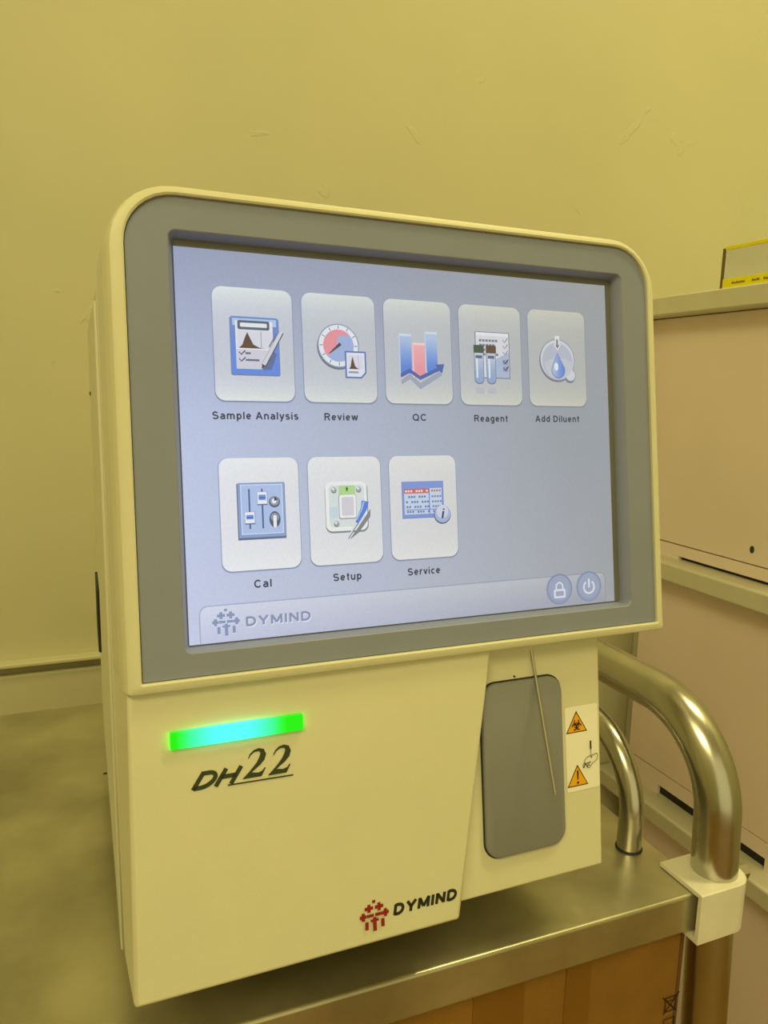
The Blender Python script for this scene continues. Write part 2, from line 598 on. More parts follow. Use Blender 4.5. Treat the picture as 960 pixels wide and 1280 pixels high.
for k, (ztop, zbot, slot, groove) in enumerate(((0.1000, -0.2163, 0.0050, 0.0195), (-0.2410, -0.5535, 0.0150, 0.0340), (-0.5780, -0.8905, 0.010, 0.03))):
    g = zbot + groove
    YB = 0.828 if k == 0 else 0.800
    bm = bmesh.new()
    box(bm, PX, PX + 0.02, YA, YB, g + 0.0012, ztop)
    d = finish('drawer_front', bm, 'pink', t, bevel=0.0012)
    bm = bmesh.new()
    st = zbot + slot
    box(bm, PX, PX + 0.02, YA, YB, st, g)
    box(bm, PX, PX + 0.02, YA, SA, zbot, st)
    box(bm, PX, PX + 0.02, SB, YB, zbot, st)
    finish('lower_band', bm, 'pink', d, bevel=0.0004)
    bm = bmesh.new()
    box(bm, PX + 0.006, PX + 0.012, SA, SB, zbot, st)
    finish('handle_slot', bm, 'black', d, smooth=False)
    bm = bmesh.new()
    box(bm, PX + 0.016, PX + 0.021, YA, YB, g - 0.001, g + 0.002)
    finish('groove_shadow_gap', bm, 'gap', d, smooth=False)
    if k == 0:
        bm = bmesh.new()
        q = [Vector((PX - 0.0005, 0.6245 + 0.0030 * math.cos(a), -0.1778 + 0.0045 * math.sin(a))) for a in [2 * PI * i / 16 for i in range(16)]]
        loft(bm, [q, [p + Vector((0.002, 0, 0)) for p in q]], True, True)
        finish('bumper_plug', bm, mat('dark_green_rubber', (0.02, 0.045, 0.02), 0.5), d)
    bm = bmesh.new()
    box(bm, PX + 0.021, 1.07, YA + 0.018, YB - 0.008, zbot + 0.03, ztop - 0.06)
    finish('drawer_box', bm, 'cream', d)

# ------------------------------------------------------------------ white carton with yellow bands on the cabinet
ang = math.radians(0)
t = thing('carton', 'flat white carton with two yellow bands lying on the cabinet', 'box', (0.78, 0.62, 0.1243))
bm = bmesh.new()
box(bm, 0.722, 0.83, 0.48, 0.700, 0.1243, 0.1750)
finish('carton_body', bm, 'paperwhite', t, bevel=0.0008)
bm = bmesh.new()
box(bm, 0.7214, 0.8306, 0.4794, 0.7002, 0.1715, 0.1758)
finish('upper_band', bm, 'yellow', t, bevel=0.0005, label='bright yellow band')
bm = bmesh.new()
box(bm, 0.7214, 0.8306, 0.4794, 0.7002, 0.1243, 0.1385)
lb = finish('lower_band', bm, 'yellow', t, bevel=0.0005, label='bright yellow band with small dark print')
bm = bmesh.new()
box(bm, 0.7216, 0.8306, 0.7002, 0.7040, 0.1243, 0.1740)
finish('end_flap', bm, mat('brown_card_edge', (0.16, 0.12, 0.04), 0.8), t, label='brown card edge')  # thin strip of dark brown card at the far end
art = Art(lambda u, v, w: Vector((0.7214 - w, 0.69 - u, 0.1385 - v)), 0.0002)
x = 0.004
for wd in (0.020, 0, 0.013, 0.012, 0.015, 0.012, 0.016, 0.013):
    if wd == 0:
        x += 0.006
        continue
    n = int(wd / 0.0022)
    for i in range(n):
        art.rect(x + i * 0.0022, 0.0045 + (i % 3) * 0.0004, x + i * 0.0022 + 0.0015, 0.0072, (120, 90, 20))
    x += wd + 0.003
art.done('print_line', 'ink', lb)

# ------------------------------------------------------------------ the steel cart
YAW = math.radians(-0.9)
CO = Vector((0.289, 0.251, 0))               # front right corner of the table top


def T(x, y, z):
    """x leftwards from the right edge is negative, y backwards from the front edge"""
    return Vector((CO.x + x * math.cos(YAW) - y * math.sin(YAW), CO.y + x * math.sin(YAW) + y * math.cos(YAW), z))


TZ = -0.25
FC = -1.10
TW, TD = 0.72, 0.335
cart = thing('steel_cart', 'stainless steel trolley carrying the blood analyser, with bent tube handle', 'cart', (0.0, 0.42, FZ))
CART.add(cart)
bm = bmesh.new()
box(bm, -TW, 0, 0, TD, TZ - 0.0215, TZ, T)
finish('table_top', bm, 'steel', cart, bevel=0.0018, seg=4)
SZ = -0.72
bm = bmesh.new()
box(bm, -TW, 0, 0, TD, SZ - 0.02, SZ, T)
finish('lower_shelf', bm, 'steel', cart, bevel=0.0015)
PR = 0.0117


def arc(c, r, a0, a1, n, fn):
    return [fn(c[0] + r * math.cos(math.radians(a0 + (a1 - a0) * i / n)), c[1] + r * math.sin(math.radians(a0 + (a1 - a0) * i / n))) for i in range(n + 1)]


# right handle: front leg, bend, rail running back, bend, rear leg; one tube
lean = 0.05
ZH = -0.1662
yf, yb = 0.2605, 0.592
px = 0.3022


def hp(y, z):
    return Vector((px - lean * (z + 0.246) * (1 if z < -0.2 else 0.92), y, z))


pts = [hp(yf, FC + 0.09 + i * (-0.216 - FC - 0.09) / 8) for i in range(8)]
pts += arc((yf + 0.05, ZH - 0.05), 0.05, 180, 90, 14, lambda a, b: hp(a, b))
pts += arc((yb - 0.05, ZH - 0.05), 0.05, 90, 0, 14, lambda a, b: hp(a, b))
pts += [hp(yb, FC + 0.09)]
bm = bmesh.new()
tube(bm, pts, PR, 32)
finish('handle_tube', bm, 'tube', cart, ang=60)
# left legs
for yy in (0.02, TD - 0.02):
    p = T(-TW - 0.013, yy, 0)
    bm = bmesh.new()
    tube(bm, [(p.x, p.y, FC + 0.09), (p.x, p.y, TZ - 0.005)], PR, 24)
    finish('leg', bm, 'tube', cart, ang=60)
# casters
for cxx, cyy in ((hp(yf, FC).x, yf), (hp(yb, FC).x, yb), (T(-TW - 0.013, 0.02, 0).x, T(-TW - 0.013, 0.02, 0).y), (T(-TW - 0.013, TD - 0.02, 0).x, T(-TW, TD - 0.02, 0).y)):
    bm = bmesh.new()
    tube(bm, [(cxx - 0.012, cyy, FC + 0.04), (cxx + 0.012, cyy, FC + 0.04)], 0.04, 24)
    w = finish('caster_wheel', bm, 'rubber', cart)
    bm = bmesh.new()
    box(bm, cxx - 0.02, cxx - 0.0145, cyy - 0.012, cyy + 0.012, FC + 0.035, FC + 0.095)
    box(bm, cxx + 0.0145, cxx + 0.02, cyy - 0.012, cyy + 0.012, FC + 0.035, FC + 0.095)
    box(bm, cxx - 0.02, cxx + 0.02, cyy - 0.014, cyy + 0.014, FC + 0.085, FC + 0.095)
    finish('caster_fork', bm, 'bolt', w, bevel=0.001)
# thin guard rail along the right side of the table top
gx = 0.2748
ZG = -0.1885
pts = [(gx, 0.2945, TZ), (gx, 0.2945, TZ + 0.012)]
pts += [Vector(q) for q in arc((0.2945 + 0.042, ZG - 0.042), 0.042, 180, 90, 14, lambda a, b: (gx, a, b))]
pts += [Vector(q) for q in arc((0.545 - 0.042, ZG - 0.042), 0.042, 90, 0, 14, lambda a, b: (gx, a, b))]
pts += [(gx, 0.545, TZ)]
bm = bmesh.new()
tube(bm, pts, 0.0067, 28)
finish('guard_rail', bm, 'tube', cart, ang=60, label='thinner bent tube standing on the table top')
bm = bmesh.new()
tube(bm, [(gx, 0.2945, TZ), (gx, 0.2945, TZ + 0.0008)], 0.0073, 24)
finish('weld_ring', bm, 'gap', cart)

# cream corner clamp gripping pole and table corner
def clamp(yc, front):
    zt, zb = TZ + 0.0026, TZ - 0.0250
    s = 1 if front else -1

    def P(x, y, z):
        return Vector((x, yc + s * y, z))
    x0, x1 = 0.2792, 0.3162
    y0, y1 = -0.0148, 0.0145
    # plan outline of the wrap: straight front, rounded right side
    def outline(i, z):
        a = [(x0 + 0, y1), (x0, y0 + i), (0.305, y0 + i)]
        for k in range(1, 9):
            th = math.radians(-90 + 90 * k / 8)
            a.append((0.305 + (x1 - i - 0.305) * math.cos(th), y0 + i + 0.011 + (0.011) * math.sin(th)))
        a.append((x1 - i, y1))
        return [P(q[0], q[1], z) for q in a]
    bm = bmesh.new()
    loft(bm, [outline(0, zt - 0.0022), outline(0, zt - 0.0006), outline(0.0006, zt)], True, True)     # top plate
    loft(bm, [outline(0, zb), outline(0, zb + 0.0022)], True, True)
    # front wall and right wall
    o1, o2 = outline(0, zb + 0.0022), outline(0, zt - 0.0022)
    i1, i2 = outline(0.0022, zb + 0.0022), outline(0.0022, zt - 0.0022)
    n = len(o1)
    for k in range(1, n - 1):
        vs = [bm.verts.new(q) for q in (o1[k], o1[k + 1], o2[k + 1], o2[k], i1[k], i1[k + 1], i2[k + 1], i2[k])]
        for f in ((0, 1, 2, 3), (7, 6, 5, 4), (0, 4, 5, 1), (3, 2, 6, 7), (0, 3, 7, 4), (1, 5, 6, 2)):
            bm.faces.new([vs[m_] for m_ in f])
    bmesh.ops.remove_doubles(bm, verts=bm.verts, dist=1e-6)
    c = finish('corner_clamp', bm, 'clamp', cart, ang=25)
    bm = bmesh.new()
    tube(bm, [P(0.315, 0.000, TZ - 0.0035), P(0.3245, 0.000, TZ - 0.0035)], 0.0046, 6)
    tube(bm, [P(0.324, 0.000, TZ - 0.0035), P(0.3262, 0.000, TZ - 0.0035)], 0.0022, 12)
    finish('hex_bolt', bm, 'bolt', c, ang=30)


clamp(yf, True)
clamp(yb, False)

# cardboard box on the lower shelf, right under the table top
t = thing('cardboard_box', 'brown cardboard box standing on the lower shelf of the trolley', 'box', T(-0.2, 0.17, SZ) * 1.08)
CART.add(t)
BX0, BX1, BY0, BZ1 = -0.38, -0.003, 0.010, -0.280
bm = bmesh.new()
box(bm, BX0, BX1, BY0, 0.30, SZ, BZ1, T)
finish('carton_body', bm, 'carton', t, bevel=0.002)
bm = bmesh.new()
box(bm, BX1 - 0.0018, BX1 + 0.0004, BY0 - 0.0004, BY0 + 0.001, SZ + 0.001, BZ1 + 0.0004, T)
finish('flap_edge', bm, mat('cardboard_flap', (0.14, 0.07, 0.02), 0.8, var=0.1, vscale=20), t)
for xa, xb in ((-0.129, -0.101), (-0.077, -0.062)):
    bm = bmesh.new()
    box(bm, xa, xb, BY0 - 0.0004, BY0 + 0.001, SZ + 0.001, BZ1 + 0.0004, T)
    finish('tape_strip', bm, 'tape', t)
art = Art(lambda u, v, w: T(u, BY0 - 0.0004 - w, v), 0.0002)
inkc = (28, 18, 10)
for zz in (-0.3180, -0.3310):
    a, b, h = -0.0115, -0.0045, 0.0085
    art.line([(a, zz), (b, zz)], 0.0006, inkc)
    art.line([(a, zz - h), (b, zz - h)], 0.0006, inkc)
    art.line([(a, zz), (a, zz - h)], 0.0006, inkc)
    art.line([(b, zz), (b, zz - h)], 0.0006, inkc)
    if zz > -0.32:
        art.line([(a - .002, zz + .001), (b + .001, zz - h - .001)], 0.0007, inkc)
        art.line([(a - .001, zz - h - .001), (b + .002, zz + .002)], 0.0007, inkc)
        art.line([(a + .001, zz - .002), (b - .001, zz - .002)], 0.0005, inkc)
    else:
        art.line([(a + .002, zz - .004), (b - .002, zz - .004)], 0.0009, inkc)
art.done('handling_mark', 'ink', t, label='black crossed handling symbol')

# ------------------------------------------------------------------ the analyser
dev = thing('blood_analyser', 'white tabletop blood analyser with a grey framed touch screen, lit', 'analyser', (0.122, 0.42, -0.27))
# main body: side profile extruded across
prof = [(0.3010, -0.2424), (0.557, -0.2424), (0.557, 0.034), (0.549, 0.0415), (0.3465, 0.0415)]
bm = bmesh.new()
loft(bm, [[Vector((0.0088, y, z)) for y, z in prof], [Vector((0.2365, y, z)) for y, z in prof]], True, True)
finish('body', bm, 'white2', dev, bevel=0.0025, seg=3)
bm = bmesh.new()                                # side cover plate, standing slightly proud on the left
prof2 = [(0.3022, -0.2424), (0.5545, -0.2424), (0.5545, 0.034), (0.350, 0.034)]
loft(bm, [[Vector((0.0075, y, z)) for y, z in prof2], [Vector((0.0092, y, z)) for y, z in prof2]], True, True)
sc = finish('side_cover', bm, 'white2', dev, bevel=0.0012)
bm = bmesh.new()
box(bm, 0.0058, 0.0078, 0.498, 0.548, -0.1765, -0.1335)
finish('side_vent', bm, 'black', sc, bevel=0.0009, label='black inset grille')
bm = bmesh.new()
box(bm, 0.0070, 0.0078, 0.512, 0.545, -0.0095, -0.0075)
finish('side_slot', bm, 'black', sc)
for fx, fy in ((0.035, 0.375), (0.205, 0.395), (0.03, 0.53), (0.215, 0.53)):
    bm = bmesh.new()
    tube(bm, [(fx, fy, -0.27), (fx, fy, -0.2415)], 0.011, 20)
    finish('foot', bm, 'rubber', dev)
# recessed right front panel
def front_prism(outline, w1, w0, bot, drop):
    """outline in (u,v); the rear loop lifts the bottom edge so that it stays level"""
    bm = bmesh.new()
    a = FP(outline, w1)
    b = [F(u, v - (drop if v > bot else 0), w0) for u, v in outline]
    loft(bm, [a, b], True, True)
    return bm


bm = front_prism([(0.10, 0.16), (0.2043, 0.16), (0.2020, 0.2951), (0.10, 0.2951)], -0.004, -0.028, 0.29, 0.0039)
finish('aspiration_panel', bm, 'white', dev, bevel=0.0012, seg=3)
# left front cover with the slanting right edge
bm = bmesh.new()
out = [(-0.0243, 0.169), (-0.0267, 0.2985), (0.1157, 0.2988), (0.1384, 0.169)]
a = FP(out, 0.003)
b = FP([(-0.0284, 0.169), (-0.0285, 0.2940), (0.1157, 0.2943), (0.1384, 0.169)], -0.027)
loft(bm, [a, b], True, True)
fc = finish('front_cover', bm, 'white', dev, bevel=0.0016, seg=3)
# monitor shell behind the frame
bm = bmesh.new()
loft(bm, [FP(rrect(-0.0245, -0.0205, 0.2360, 0.1745, 0.025, 0.004), 0.002),
          FP(rrect(-0.0262, -0.0205, 0.2360, 0.1745, 0.025, 0.004), -0.004),
          FP(rrect(-0.0283, -0.0200, 0.2360, 0.1735, 0.026, 0.004), -0.026),
          FP(rrect(-0.0262, -0.0180, 0.2340, 0.1715, 0.024, 0.004), -0.029)], False, True)
shell = finish('monitor_shell', bm, 'white2', dev, ang=30)
# white frame
bm = bmesh.new()
A_ = (-0.0248, -0.0216, 0.2369, 0.1763)
G_ = (-0.0190, -0.0177, 0.2326, 0.1718)


def ins(r, d):
    return (r[0] + d, r[1] + d, r[2] - d, r[3] - d)


loft(bm, [FP(rrect(-0.0268, *A_[1:], 0.0265, 0.0018), -0.004),
          FP(rrect(-0.0260, *A_[1:], 0.0260, 0.0018), 0.0015),
          FP(rrect(-0.0252, *A_[1:], 0.0255, 0.0018), 0.0048),
          FP(rrect(*ins(A_, 0.0006), 0.025, 0.0015), 0.0065),
          FP(rrect(*ins(A_, 0.0018), 0.0240, 0.0012), 0.0071),
          FP(rrect(*ins(G_, -0.0008), 0.0205, 0.0010), 0.0073),
          FP(rrect(*ins(G_, -0.0001), 0.0200, 0.0006), 0.0068),
          FP(rrect(*ins(G_, 0.0), 0.0200, 0.0005), 0.0045)], False, False)
frame = finish('screen_frame', bm, 'white', dev, ang=30)
# grey bezel
O_ = (-0.0024, -0.0044, 0.2174, 0.1621)
I_ = (-0.0006, -0.0028, 0.2152, 0.1606)
bm = bmesh.new()
loft(bm, [FP(rrect(*G_, 0.0200, 0.0005), 0.0045),
          FP(rrect(*ins(G_, 0.0003), 0.0197, 0.0004), 0.0056),
          FP(rrect(*ins(O_, -0.0004), 0.0034, 0.0034), 0.0056),
          FP(rrect(*O_, 0.003, 0.003), 0.0053),
          FP(rrect(*ins(I_, -0.0001), 0.0014, 0.0014), 0.0012),
          FP(rrect(*I_, 0.0012, 0.0012), -0.0025)], False, False)
bez = finish('grey_bezel', bm, 'grey', dev, ang=28)
# display: glass plate, then the picture it shows
bm = bmesh.new()
loft(bm, [FP(rrect(-0.0012, -0.0034, 0.2158, 0.1612, 0.0008), -0.0022), FP(rrect(-0.0012, -0.0034, 0.2158, 0.1612, 0.0008), -0.0006)], True, True)
disp = finish('display', bm, mat('display_border', (0.17, 0.175, 0.165), 0.35), dev)


def mix(a, b, t):
    t = max(0, min(1, t))
    return tuple(a[i] + (b[i] - a[i]) * t for i in range(3))


def bgcol(u, v):  # the screen's viewing-angle fade, left to right, is painted into these colours
    x, y = u / 0.2115, v / 0.16
    top = mix((152, 162, 192), (160, 163, 165), x)
    mid = mix((188, 200, 232), (156, 162, 170), min(1, x * 1.15))
    bot = mix((198, 207, 236), (163, 166, 170), x)
    c = mix(top, mid, y * 2.2) if y < 0.4545 else mix(mid, bot, (y - 0.4545) / 0.5455)
    return c


art = Art(F, 0.0)
art.quadstrip([[(0.2115 * i / 16, 0.16 * j / 12) for i in range(17)] for j in range(13)], bgcol)
# bottom bar
def barcol(u, v):  # bar colours carry the same painted viewing-angle fade
    x = u / 0.2115
    y = (v - 0.1452) / 0.0148
    c = mix(mix((214, 220, 240), (178, 180, 183), x), mix((196, 203, 232), (158, 161, 172), x), y)
    return c


art.rr(0.0042, 0.1446, 0.2062, 0.1599, 0.0035, lambda u, v: mix((168, 178, 210), (150, 153, 162), u / 0.21), nx=10, rb=0)
art.rr(0.0047, 0.1451, 0.2057, 0.1599, 0.0032, barcol, nx=10, rb=0)
scr = art.done('screen_picture', 'screen', disp, label='pale blue menu screen with icon tiles')


def ui(w0=0.0008):
    return Art(F, w0)


def off(art, du, dv):
    """local millimetre coordinates inside a tile"""
    art.fn = lambda u, v, w, f=F: f(du + u * 0.001, dv + v * 0.001, w)


TXT = (62, 66, 80)


def tile(k, row, label):
    u0 = 0.0143 + 0.0375 * k
    v0 = 0.0149 if row == 0 else 0.0849
    a = ui()
    off(a, u0, v0)
    t = (u0 + 0.0167) / 0.2115

    def c(x, y):  # tile tone also dims rightwards: viewing-angle fade put into the colour
        yy = y / 46.5
        tt = (u0 + x * 0.001) / 0.2115
        if row == 0:
            cen = mix((198, 205, 222), (178, 180, 176), tt)
            edg = mix((228, 236, 240), (198, 198, 180), tt)
        else:
            cen = mix((228, 231, 240), (206, 207, 205), tt * 1.3)
            edg = mix((236, 240, 246), (216, 216, 210), tt * 1.3)
        e = abs(yy - 0.5) * 2
        return mix(cen, edg, e ** 3)
    sh = mix((128, 140, 178), (128, 132, 140), t)
    a.rr(-0.35, -0.1, 33.6, 47.2, 4.2, mix(bgcol(u0, v0), sh, 0.45), nx=2)
    a.rr(-0.15, 0.1, 33.45, 46.9, 4.0, sh, nx=2)
    a.rr(0, 0, 33.3, 46.5, 4.0, c, nx=6)
    return a, (lambda: a.done('icon_tile', 'screen', disp, label=label))


def chart(a, x0, y0, x1, y1, frame=(150, 160, 190)):
    a.rect(x0, y0, x1, y1, (214, 216, 228))
    w, h = x1 - x0, y1 - y0
    pk = [(x0 + w * 0.04, y1), (x0 + w * 0.14, y1 - h * 0.18), (x0 + w * 0.22, y1 - h * 0.62), (x0 + w * 0.29, y1 - h * 0.92), (x0 + w * 0.36, y1 - h * 0.6),
          (x0 + w * 0.45, y1 - h * 0.22), (x0 + w * 0.62, y1 - h * 0.05), (x0 + w * 0.8, y1)]
    a.poly(pk, (96, 72, 66))
    a.rect(x0 + w * .66, y0, x0 + w * .69, y1, (170, 172, 190))


# Sample Analysis
a, dn = tile(0, 0, 'tile with clipboard and pen icon')
a.rr(6.7, 12.2, 27.3, 36.1, 0.8, (120, 130, 170), nx=2)
a.rr(7, 11.8, 27, 35.5, 0.8, lambda x, y: mix((112, 142, 205), (96, 140, 225), (y - 12) / 24), nx=2)
a.rect(7.9, 12.6, 26.2, 15.5, (176, 200, 236))
a.poly([(9, 13.6), (24.6, 13.6), (24.6, 28), (21.5, 33.3), (9, 33.3)], (228, 229, 238))
chart(a, 9.6, 17.6, 24.4, 24.8)
a.rr(9.9, 13.4, 23.3, 17.2, 0.8, (92, 104, 120), nx=2)
a.rr(11, 14.4, 22.2, 16.1, 0.4, (226, 232, 238), nx=2)
a.rect(9, 25.4, 23.6, 33.2, (206, 206, 220))
for yy in (27, 29.8):
    a.line([(10.2, yy - .6), (11, yy + .5), (12.8, yy - 1.2)], 0.5, (60, 70, 110))
    a.rect(12.8, yy - .5, 15 + (3.5 if yy > 28 else 0), yy + .3, (100, 104, 130))
a.poly([(24.5, 25.5), (26, 27), (23.5, 33.5), (19.5, 33.6)], (96, 112, 160))
a.line([(28.3, 17.6), (20.2, 32.0)], 2.1, (84, 88, 104))
a.line([(28.3, 17.3), (20.2, 31.6)], 1.5, (208, 211, 222))
a.line([(26.2, 18.2), (22.8, 24.0)], 0.6, (120, 124, 140))
a.poly([(19.6, 31.2), (21.0, 31.9), (19.2, 33.4)], (70, 72, 84))
dn()
# Review
a, dn = tile(1, 0, 'tile with gauge dial icon')
a.disc(15.8, 22.8, 9.6, (108, 118, 140))
a.disc(16, 22, 9.5, (138, 156, 176))
a.disc(16, 22, 9.0, (226, 231, 240))
a.disc(16, 22, 7.0, (158, 178, 220))
pts = [(16, 22)] + [(16 + 7 * math.cos(math.radians(d)), 22 + 7 * math.sin(math.radians(d))) for d in range(138, 316, 8)] + [(19, 19)]
a.poly(pts, (226, 148, 160))
a.disc(18.3, 20.4, 3.1, (158, 178, 220))
for d in range(0, 360, 30):
    cs, sn = math.cos(math.radians(d)), math.sin(math.radians(d))
    a.line([(16 + 7.2 * cs, 22 + 7.2 * sn), (16 + 8.7 * cs, 22 + 8.7 * sn)], 0.35, (110, 120, 150))
a.line([(16.8, 21.2), (11.5, 25.6)], 1.4, (78, 74, 92), 0.4)
a.poly([(18.5, 24.2), (28.3, 24.2), (28.3, 33.6), (26, 36), (18.5, 36)], (96, 120, 178))
a.poly([(19.2, 24.9), (27.6, 24.9), (27.6, 33.3), (25.7, 35.3), (19.2, 35.3)], (222, 225, 236))
chart(a, 20, 26, 26.8, 32)
a.rect(20, 33, 24.5, 33.8, (130, 150, 200))
dn()
# QC
a, dn = tile(2, 0, 'tile with bar chart icon')
blu = lambda x, y: mix((176, 196, 226), (92, 132, 214), (y - 17) / 14)
a.poly([(7.5, 36), (12, 33), (17, 37), (28, 31), (28, 33.5), (17, 40), (12, 35.5), (7.8, 38)], (158, 166, 184))
for x0, y0, y1, cf in ((6.8, 15.2, 33, blu), (13.4, 19, 34.8, lambda x, y: mix((236, 176, 180), (228, 150, 162), (y - 19) / 14)), (19.6, 13.8, 32, blu)):
    a.quadstrip([[(x0, y0 + (y1 - y0) * i / 6), (x0 + 6.3, y0 + (y1 - y0) * i / 6)] for i in range(7)], cf)
    a.rect(x0, y0, x0 + 6.3, y0 + 1.1, (206, 218, 234) if y0 != 19 else (240, 206, 208))
    a.rect(x0, y0, x0 + 0.7, y1, (190, 206, 232) if y0 != 19 else (240, 190, 196))
a.poly([(7.2, 33.2), (11.8, 30.8), (16.8, 34), (25.6, 30.0), (24.6, 28.6), (29.2, 28.2), (28, 32.4), (26.6, 31.4), (16.9, 35.8), (11.8, 32.7), (7.4, 35)], (84, 104, 170))
dn()
# Reagent
a, dn = tile(3, 0, 'tile with test tubes and checklist icon')
a.rect(8.3, 12.2, 26.9, 34, (120, 122, 132))
a.rect(8.7, 12.5, 26.5, 33.6, (214, 215, 220))
a.rect(8.9, 12.7, 26.3, 14, (228, 229, 232))
a.poly([(14, 26.5), (20, 24.5), (26.5, 21.5), (26.5, 33.6), (14, 33.6)], (170, 184, 210))
for i, (n, yy) in enumerate(((6, 15.8), (5, 18), (5, 20.2), (6, 22.4))):
    for q in range(n):
        a.rect(10.4 + q * 1.7, yy, 11.7 + q * 1.7, yy + 1.1, (120, 124, 138))
for i, yy in enumerate((16.4, 19.2, 22.2, 26.4, 29.6)):
    cc = (140, 146, 165) if i < 3 else (60, 66, 84)
    if i > 2:
        a.rect(22.4, yy - 1.2, 25.3, yy + 1.2, (150, 158, 180))
    a.line([(22.8, yy - .6), (23.8, yy + .7), (25.5, yy - 1.4)], 0.55, cc)
for x0, capc in ((7.3, (74, 92, 78)), (13.7, (100, 78, 72))):
    a.rr(x0 - .3, 21, x0 + 4.8, 37.0, 0.1, (110, 124, 150), nx=2, rb=2.3)
    a.rr(x0, 21, x0 + 4.5, 36.5, 0.1, lambda x, y: mix((190, 200, 216), (148, 170, 204), (y - 24) / 8), nx=2, rb=2.1)
    a.rect(x0 + .5, 23.6, x0 + 4, 25, (96, 108, 136))
    a.rect(x0 + .7, 25, x0 + 1.6, 34, (222, 228, 236))
    a.rr(x0 - .5, 18.8, x0 + 5, 22.5, 0.4, capc, nx=2)
    a.rect(x0, 38.5, x0 + 4.5, 41.5, (184, 187, 194))
dn()
# Add Diluent
a, dn = tile(4, 0, 'tile with flask and water drop icon')
shape = lambda ox, oy, c: (a.disc(16.5 + ox, 23.9 + oy, 10.2, c), a.disc(23.9 + ox, 31.2 + oy, 3.2, c))
shape(-.3, .7, (118, 122, 134))
shape(0, 0, (150, 155, 166))
a.disc(16.5, 23.9, 9.7, (206, 209, 214))
a.disc(23.9, 31.2, 2.7, (206, 209, 214))
a.disc(16.5, 24.6, 8.9, (180, 186, 200))
a.poly([(9, 25.5), (12, 24), (17, 22.8), (22, 23.5), (25, 25), (24.5, 28.5), (21.5, 32), (17, 33.6), (12, 32), (9.5, 29)], (192, 196, 204))
drop = [(16.8 + 3.6 * math.cos(math.radians(d)), 28.8 + 3.8 * math.sin(math.radians(d))) for d in range(-20, 201, 20)] + [(14.4, 25.2), (16.6, 20.8), (18.9, 25.2)]
a.poly([(x * 1.12 - 2.02, y * 1.08 - 2.1) for x, y in drop], (128, 138, 160))
a.poly(drop, lambda x, y: mix((176, 192, 222), (96, 134, 216), (x - 13.5) / 6))
a.disc(15.6, 27.3, 1.2, (222, 230, 240), ry=2)
a.poly([(15.2, 12.2), (17.8, 12.2), (17.8, 16.4), (18.6, 16.4), (16.5, 19.4), (14.4, 16.4), (15.2, 16.4)], (222, 224, 224))
a.poly([(15.9, 14), (17, 14), (17, 16.6), (17.8, 16.6), (16.5, 18.6), (15.3, 16.6), (15.9, 16.6)], (126, 130, 136))
dn()
# Cal
a, dn = tile(0, 1, 'tile with slider panel icon')
a.rect(6.9, 10.7, 27.2, 33.9, (96, 108, 146))
a.rect(7.3, 10.3, 27, 33, (138, 160, 204))
a.rect(8.4, 11, 26.2, 31.7, (206, 220, 244))
a.rect(8.8, 11.4, 25.8, 31.3, (172, 194, 234))
for x, ya, yb, hy0, hy1 in ((12, 12.9, 29.4, 22.4, 27), (17.4, 12.9, 29.4, 14.2, 19.2)):
    a.line([(x, ya), (x, yb)], 0.7, (82, 98, 146))
    a.rect(x - 2.1, hy0 - .1, x + 2.2, hy1 + .5, (96, 110, 146))
    a.rect(x - 2, hy0, x + 2, hy1, (232, 237, 246))
    a.rect(x - 1.5, hy0 + 1.2, x + 1.5, hy1 - 1.6, (108, 146, 220))
    a.rect(x - 1.5, (hy0 + hy1) / 2 - .25, x + 1.5, (hy0 + hy1) / 2 + .1, (60, 84, 150))
a.disc(22.5, 18.5, 2.35, (84, 90, 110))
a.disc(22.5, 18.2, 1.9, (150, 158, 176))
a.disc(22.3, 18.2, 1.0, (236, 240, 246))
a.poly([(22.3, 18.2), (22.6, 16.2), (24.0, 17.6)], (60, 64, 80))
a.disc(22.4, 25.8, 2.35, (84, 90, 110), ry=3.4)
a.disc(22.4, 24.9, 1.8, (140, 150, 172))
a.rr(21.7, 24.0, 23.1, 29.2, 0.6, (236, 238, 244), nx=2)
dn()
# Setup
a, dn = tile(1, 1, 'tile with switch plate and screwdriver icon')
a.rr(7.2, 11.2, 26.9, 33, 3, (130, 136, 140), nx=2)
a.rr(7.4, 10.8, 26.5, 32.2, 2.8, (232, 236, 234), nx=3)
a.rr(9.0, 12.4, 25.2, 30.4, 1.6, (212, 222, 220), nx=3)
a.rect(9.0, 21.5, 13, 26.5, (198, 214, 222))
for x, y in ((11.3, 14.2), (22.7, 14.2), (12, 28.8)):
    a.disc(x, y + .3, 1.25, (110, 116, 122))
    a.disc(x, y, 1.1, (166, 172, 178))
    a.disc(x - .3, y - .3, 0.5, (236, 238, 240))
a.rr(13.4, 12.5, 21.0, 27, 0.8, (176, 214, 146), nx=2)
a.line([(17.2, 13.2), (17.2, 15)], 0.7, (70, 110, 60))
a.poly([(16.4, 14.2), (17.2, 13.0), (18, 14.2)], (70, 110, 60))
a.rr(13.2, 16.6, 21.3, 27.1, 0.8, (150, 156, 160), nx=2)
a.rr(13.5, 16.6, 21.1, 26.6, 0.8, (236, 236, 240), nx=2)
a.rr(14.5, 17.6, 20.1, 25.6, 0.3, (208, 206, 216), nx=2)
a.poly([(27.8, 23), (27.6, 26.5), (22, 33.2), (17.5, 36.2), (24, 28)], (128, 134, 138))
a.line([(21.6, 28.6), (16.8, 35.4)], 1.2, (210, 214, 222), 0.7)
a.line([(21.9, 29.0), (17.0, 35.8)], 0.4, (110, 116, 128), 0.3)
a.line([(25.4, 19.6), (24.6, 23), (21.2, 28.9)], [3.4, 2.9, 1.5], (88, 128, 214))
